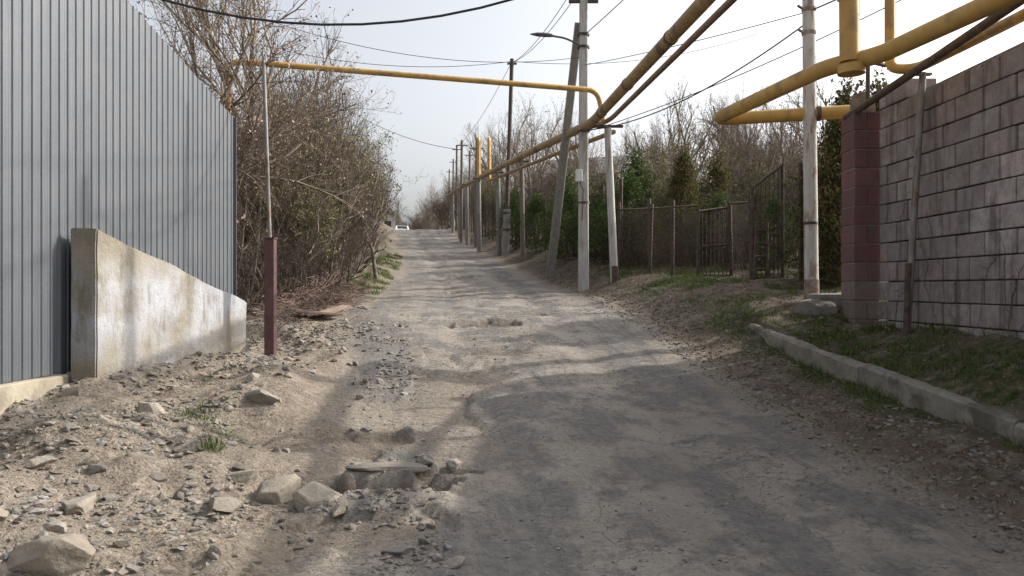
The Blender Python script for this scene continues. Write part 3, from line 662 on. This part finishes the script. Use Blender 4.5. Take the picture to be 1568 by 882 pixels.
EV2=evergreen('green_bush_m',32,2.6,1.2,L_green,6000,.085,.3,.3)
EV3=evergreen('ochre_bush_m',33,2.4,1.1,L_thuja,5000,.075,.3,.6)
def put(name,me,x,y,sc=1,dz=0,par=None,sink=.0):
    z=float(terrain(np.array([x]),np.array([y]),False)[0])+dz
    return link(name,me,(x,y,z-sink),random.random()*6.28,(sc*random.uniform(.9,1.1),sc*random.uniform(.9,1.1),sc),par)
random.seed(99)
put('bare_tree',T1,-5.3,12.9,1.05); put('bare_tree',T1,-7.4,13.6,1.1); put('bare_tree',T3,-6.2,17,1.1); put('bare_tree',T3,-6.0,21,1.05); put('bare_tree',T2,-6.4,25,.95); put('bare_tree',T3,-6.9,29,1.0); put('bare_tree',T2,-8.2,37,.9)
for (x,y,s,m) in [(-5.4,14.6,.9,SH1),(-5.2,16.6,1.0,SH4),(-5.3,18.6,1.1,SH1),(-6.8,18.6,1.2,SH2),(-5.5,20.8,1.1,SH2),(-6.6,22.5,1.2,SH1),(-5.8,24.5,1.05,SH2),(-6.3,27.5,1.05,SH1),(-6.9,31,1.05,SH4),(-7.6,35,1.05,SH1),(-8.4,40,1.1,SH4),(-9.3,45,1.1,SH2),(-10.4,50,1.1,SH1),(-12,57,1.1,SH4),(-6.6,15.2,1.0,SH4),(-4.9,15.4,.75,SH2),(-5.0,19.6,.85,SH4),(-13.5,64,1.1,SH1),(-15,72,1.2,SH1)]:
    put('shrub',m,x,y,s)
for (x,y,s) in [(-4.7,13.8,.5),(-4.4,16.0,.5),(-4.9,12.4,.5),(-4.4,18.0,.55),(-4.6,20.2,.55),(-4.9,22.6,.55),(-5.3,25.6,.55),(-5.3,13.2,.7),(-5.0,15.0,.7),(-5.6,17.4,.8),(-5.4,19.4,.7)]: put('brushwood',SH3,x,y,s)
for (x,y,s,m) in [(3.4,19.9,.7,SH3),(4.3,21.5,.9,SH2),(3.3,22.8,.8,SH3),(5.6,21.5,.85,SH4),(3.0,25.5,.85,SH2),(2.1,28.5,.85,SH4),(1.6,32,.9,SH4),(.9,35.5,.9,SH4),(.1,39,1.0,SH4),(-.6,43,1.0,SH2),(-1.5,47,1.0,SH1),(-2.2,51,1.1,SH4),(-3.0,56,1.1,SH4),(-3.8,62,1.1,SH2),(-5.3,69,1.1,SH4),(-6.6,76,1.2,SH4),(-8.3,84,1.3,SH1),(3.2,36,1.05,SH4),(2.0,42,1.1,SH4),(6.4,18.6,.75,SH3),(7.2,22,.85,SH2),(5.0,25.5,.95,SH4),(6.2,28,1.0,SH2),(8.3,26,1.0,SH4),(9.3,22.5,.85,SH1),(7.8,18.8,.75,SH4),(4.4,30.5,1.0,SH4),(9.9,18.5,.8,SH2),(6.8,16.2,.6,SH3),(4.7,17.9,.5,SH3),(8.8,20.5,.85,SH4),(11,24,1.0,SH4),(5.6,17.2,.6,SH3),(10,29,1.1,SH4),(12.5,21,1.0,SH4),(5.2,19.0,.75,SH3)]: put('shrub',m,x,y,s)
for (x,y,s,m) in [(4.35,18.8,.85,EV1),(6.0,13.2,1.0,EV1),(5.6,12.6,.85,EV1),(6.9,14,1.05,EV1),(7.6,15.5,.8,EV1)]: put('thuja_tree',m,x,y,s)
for (x,y,s,m) in [(1.75,23.0,.85,EV2),(2.5,20.9,.7,EV2),(3.1,19.6,.9,EV2),(.9,27.5,.8,EV2),(3.0,24.0,.95,EV3),(5.1,18.2,.65,EV2),(6.3,19,.75,EV3),(3.5,18.2,.5,EV3),(1.9,25.5,1.0,EV2),(6.0,16.9,.6,EV2),(.2,31.5,.9,EV2),(3.7,22,1.15,EV2),(5.6,20.2,1.1,EV3)]: put('green_bush',m,x,y,s)
for (x,y,s) in [(-.2,45,1.2),(1.5,40,1.05),(-1.2,54,1.25),(3.4,34,.95),(4.2,46,1.1),(6.6,33,.9),(9.5,30,.85),(8.3,40,1.0),(13,29,.85),(12,38,.95),(.5,60,1.2),(-3.4,66,1.15),(11,26,.8),(-5.8,75,1.1),(5.5,24.5,.78),(7.8,23.5,.75),(1.2,33,.9),(9.4,17.5,.6)]: put('bare_tree',T2 if random.random()<.5 else T3,x,y,s)
for (x,y,s,m) in [(7.6,9.3,.55,T1),(8.6,5.2,.8,T1),(7.8,2.2,.75,T1),(9.8,11.5,.8,T3),(10.5,7.5,.95,T2),(8.8,-.5,.9,T1),(10.5,2.5,1.0,T1),(12,9.5,1.0,T1)]: put('bare_tree',m,x,y,s)
put('shrub',SH2,7.3,6.9,.85); put('shrub',SH4,7.2,4.6,.9); put('shrub',SH2,6.9,2.8,.9)
far=bpy.data.objects.new('distant_trees',None); scene.collection.objects.link(far)
for k in range(48):
    y=random.uniform(34,110); x=float(RE(y))+random.uniform(6,9+y*.75)
    put('tree',random.choice([SH1,SH4,SH2,T2,T3]),x,y,random.uniform(.9,1.15) if y<60 else random.uniform(1.0,1.35),0,far)
for k in range(16):
    y=random.uniform(26,110); x=float(LE(y))-random.uniform(5,10+y*.3)
    put('tree',random.choice([SH1,SH4,T3]),x,y,random.uniform(.9,1.2),0,far)
for k in range(34):
    y=random.uniform(104,150); x=-y*.155+random.uniform(-14,16); put('tree',random.choice([SH1,SH4,SH1]),x,y,random.uniform(1.3,2.1),0,far)
# ------------------------------------------------------------ gates & fences on the right
def frame_gate(name,x0,x1,y,z0,zl,zr,bars,rz=0,mesh=True):
    mb=MB(); w=x1-x0
    mb.tube([(0,0,0),(0,0,zl-z0)],.034,0,8); mb.tube([(w,0,0),(w,0,zr-z0)],.034,0,8)
    mb.tube([(0,0,zl-z0-.02),(w,0,zr-z0-.02)],.028,0,8); mb.tube([(0,0,.15),(w,0,.15)],.022,0,8); mb.tube([(0,0,(zl-z0)*.5),(w,0,(zr-z0)*.5)],.02,0,8)
    for i in range(1,bars): 
        t=i/bars; mb.tube([(w*t,0,.15),(w*t,0,(zl-z0)*(1-t)+(zr-z0)*t-.03)],.012,0,5)
    if mesh:
        nn=int((min(zl,zr)-z0)/.08)
        for i in range(1,nn): mb.tube([(0,.012,i*.08),(w,.012,i*.08)],.006,0,4)
    o=mb.obj(name,[M_rust]); o.location=(x0,y,z0); o.rotation_euler=(0,0,rz); return o
frame_gate('metal_gate',3.85,4.55,15.3,tz(3.9,15.3)-.1,3.2,3.3,8,.1)
frame_gate('metal_gate',4.62,5.25,14.2,tz(4.8,14.2)-.1,3.55,4.0,7,.2)
frame_gate('metal_gate',5.3,5.62,13.6,tz(5.3,13.6)-.1,3.9,3.2,5,.9)
mb=MB()
for i in range(2): mb.tube([(4.55+i*.26,13.9,tz(4.6,13.9)-.1),(4.68+i*.2,14.15,2.85)],.03,0,6)
for i in range(5): 
    t=(i+.6)/5; mb.tube([(4.55+.13*t,13.9+.25*t,1.55+1.25*t),(4.81+.07*t,13.9+.25*t,1.55+1.25*t)],.022,0,6)
mb.obj('wooden_ladder',[M_rust])
def wirefence(name,pts,h,mat=M_rust,gap=1.3,sp=.12):
    mb=MB()
    for a,b in zip(pts[:-1],pts[1:]):
        L=math.dist(a,b); n=max(1,int(L/gap)); za=tz(*a);zb=tz(*b)
        for i in range(n+1):
            t=i/n; x=a[0]+(b[0]-a[0])*t; y=a[1]+(b[1]-a[1])*t; z=tz(x,y); lean=random.uniform(-.06,.06)
            mb.tube([(x,y,z-.2),(x+lean,y,z+h*random.uniform(.95,1.25))],.04,0,6)
        # diagonal chain-link strands plus top rail
        m=int(L/sp); A=Vector((a[0],a[1],za));B=Vector((b[0],b[1],zb)); k=int(h/sp)
        for i in range(-k,m):
            for dr in (1,-1):
                i0,i1=(i,i+k) if dr==1 else (i+k,i)
                t0,t1=i0/m,i1/m; z0,z1=.05,h
                if t0<0: z0=z0+(z1-z0)*(0-t0)/(t1-t0); t0=0
                if t0>1: z0=z0+(z1-z0)*(1-t0)/(t1-t0); t0=1
                if t1>1: z1=z0+(z1-z0)*(1-t0)/(t1-t0) if t1!=t0 else z1; t1=1
                if t1<0: z1=z0+(z1-z0)*(0-t0)/(t1-t0) if t1!=t0 else z1; t1=0
                if abs(t1-t0)<1e-4: continue
                p0=A.lerp(B,t0)+Vector((0,0,z0)); p1=A.lerp(B,t1)+Vector((0,0,z1)); mb.tube([p0,p1],.0045,1,3,False)
        mb.tube([A+Vector((0,0,h)),B+Vector((0,0,h))],.02,0,5); mb.tube([A+Vector((0,0,h*.5)),B+Vector((0,0,h*.5))],.008,0,4)
    return mb.obj(name,[mat,M_rust])
wirefence('chain_link_fence',[(2.7,18.6),(3.2,17.2),(3.85,15.3)],1.5,M_rust,.9,.09)
wirefence('chain_link_fence',[(5.6,13.9),(6.6,13.3),(8,13)],1.1)
wirefence('chain_link_fence',[(4.56,15.35),(4.62,14.25)],1.5,M_rust,.6,.09)
wirefence('chain_link_fence',[(2.8,19.0),(2.0,24),(.9,29),(-.3,35),(-1.5,42),(-2.9,50),(-4.0,58)],1.9,M_rust,1.3,.16)
mb=MB()
def plank(c,s,e,mat): mb.box(c,s,mat,Euler(e).to_matrix(),(.4,.3,.25),.006)
z=tz(-3.15,13); plank((-3.3,12.6,z+.06),(.8,.15,.04),(0,.1,.5),0); plank((-3.1,12.9,z+.10),(.6,.2,.04),(.1,-.2,1.0),0); plank((-3.5,12.9,z+.05),(.5,.3,.03),(0,.05,.1),0)
mb.obj('discarded_planks',[simple('pale_wood',(.22,.15,.12),(.32,.23,.18),9,.9,bd=.002)])
S=[]
for (cx,cy,R,H,nn) in ((-3.9,14.6,.8,.55,460),(-4.2,13.2,.7,.4,260),(-3.8,16.5,.5,.35,200)):
    for i in range(nn):
        a=random.random()*6.28; q=math.sqrt(random.random())*R; x=cx+math.cos(a)*q; y=cy+math.sin(a)*q; zz=tz(x,y)+random.random()*H*(1-q/R)
        dx=Vector((random.gauss(0,1),random.gauss(0,1),random.gauss(0,.35))).normalized()*random.uniform(.15,.45); S.append((x,y,zz,x+dx.x,y+dx.y,zz+dx.z,.007,.004))
mb=MB(); mb.segs(S,0,3); mb.obj('brush_pile',[simple('red_brown_twig',(.15,.10,.08),(.26,.185,.145),3,.9,bd=0)])
mb=MB(); mb.tube([(-3.75,20.5,tz(-3.75,20.5)-.1),(-3.9,20.6,2.7),(-4.15,20.7,3.3)],.06,0,8,r2=.03); mb.tube([(-3.9,20.6,2.6),(-3.8,20.7,3.0)],.035,0,8); mb.obj('dead_tree_trunk',[M_bark])
# ------------------------------------------------------------ far car and houses
mb=MB()
prof=[(-2.1,.35),(-2.15,.8),(-1.9,.95),(-1.2,1.0),(-.6,1.45),(.9,1.48),(1.7,1.05),(2.1,.95),(2.15,.4)]
V=[(s*.82*(.86 if z>1.1 else 1),y,z) for s in (-1,1) for y,z in prof]; q=len(prof)
mb.add(V,[tuple(range(q)),tuple(range(q,2*q))[::-1]]+[(i,q+i,q+(i+1)%q,(i+1)%q) for i in range(q)],0)
mb.add([(-.62,-1.16,1.05),(.62,-1.16,1.05),(.56,-.66,1.42),(-.56,-.66,1.42)],[(0,1,2,3)],1)
for s in(-1,1):
    mb.add([(s*.80,-1.0,1.04),(s*.80,1.4,1.04),(s*.722,.85,1.42),(s*.722,-.55,1.42)],[(0,1,2,3)],1)
    for yy in(-1.35,1.35): mb.tube([(s*.62,yy,.32),(s*.84,yy,.32)],.32,2,16)
    mb.box((s*.6,-2.14,.72),(.3,.06,.14),3)
mb.box((0,-2.16,.5),(1.1,.04,.12),1)
o=mb.obj('white_car',[M_white,M_glass,M_tyre,M_steel]); o.location=(-13.3,89,float(P(89))+.03); o.rotation_euler=(math.radians(1),0,.25)
def house(x,y,w,dp,h,rh,rz):
    e=bpy.data.objects.new('house',None); scene.collection.objects.link(e); e.location=(x,y,float(terrain(np.array([x]),np.array([y]),False)[0])-.2); e.rotation_euler=(0,0,rz)
    a=MB(); a.box((0,0,h/2),(w,dp,h),0); a.add([(-w/2,-dp/2,h),(w/2,-dp/2,h),(0,-dp/2,h+rh*.95)],[(0,1,2)],0); me=a.mesh('walls',[M_plas]); link('walls',me,parent=e)
    a=MB(); 
    for s in(-1,1):
        V=[(0,-dp/2-.3,h+rh),(0,dp/2+.3,h+rh),(s*(w/2+.35),dp/2+.3,h-.15),(s*(w/2+.35),-dp/2-.3,h-.15)]; V+=[(p,q,r_+.08) for p,q,r_ in V]
        a.add(V,[(0,1,2,3),(4,5,6,7),(0,3,7,4),(3,2,6,7),(1,2,6,5)],0)
    link('roof',a.mesh('roof',[M_roof]),parent=e)
    a=MB()
    for xx in(-w*.25,w*.25): a.box((xx,-dp/2-.01,h*.55),(.9,.06,1.1),0)
    link('windows',a.mesh('windows',[M_glass]),parent=e)
house(-17.6,98,4.0,6,2.6,1.0,.2); house(6.5,62,9,7,3.0,2.0,1.2)
# ------------------------------------------------------------ light, sky, camera
el=math.radians(34); az=math.atan2(1,.36)
dv=Vector((math.sin(az)*math.cos(el),math.cos(az)*math.cos(el),math.sin(el)))
sl=bpy.data.lights.new('sun','SUN'); sl.energy=4.5; sl.angle=math.radians(.7); sl.color=(1,.935,.85)
so=bpy.data.objects.new('sun',sl); scene.collection.objects.link(so); so.rotation_euler=dv.to_track_quat('Z','Y').to_euler()
w=bpy.data.worlds.new('World'); scene.world=w; w.use_nodes=True; nt=w.node_tree
sky=nt.nodes.new('ShaderNodeTexSky'); sky.sky_type='NISHITA'; sky.sun_disc=False; sky.sun_elevation=el; sky.sun_rotation=az; sky.air_density=1.0; sky.dust_density=6.0; sky.ozone_density=1.0
hs=nt.nodes.new('ShaderNodeHueSaturation'); hs.inputs['Saturation'].default_value=.30; hs.inputs['Value'].default_value=1.85
nt.links.new(sky.outputs[0],hs.inputs['Color']); nt.links.new(hs.outputs[0],nt.nodes['Background'].inputs[0]); nt.nodes['Background'].inputs[1].default_value=.15
cd=bpy.data.cameras.new('camera'); cd.lens=26; cd.sensor_width=36; cd.clip_end=2000; cd.clip_start=.05
co=bpy.data.objects.new('camera',cd); scene.collection.objects.link(co); co.location=(0,0,1.6); co.rotation_euler=(math.radians(90),0,0); scene.camera=co
scene.view_settings.view_transform='Standard'; scene.view_settings.look='None'; scene.view_settings.exposure=0
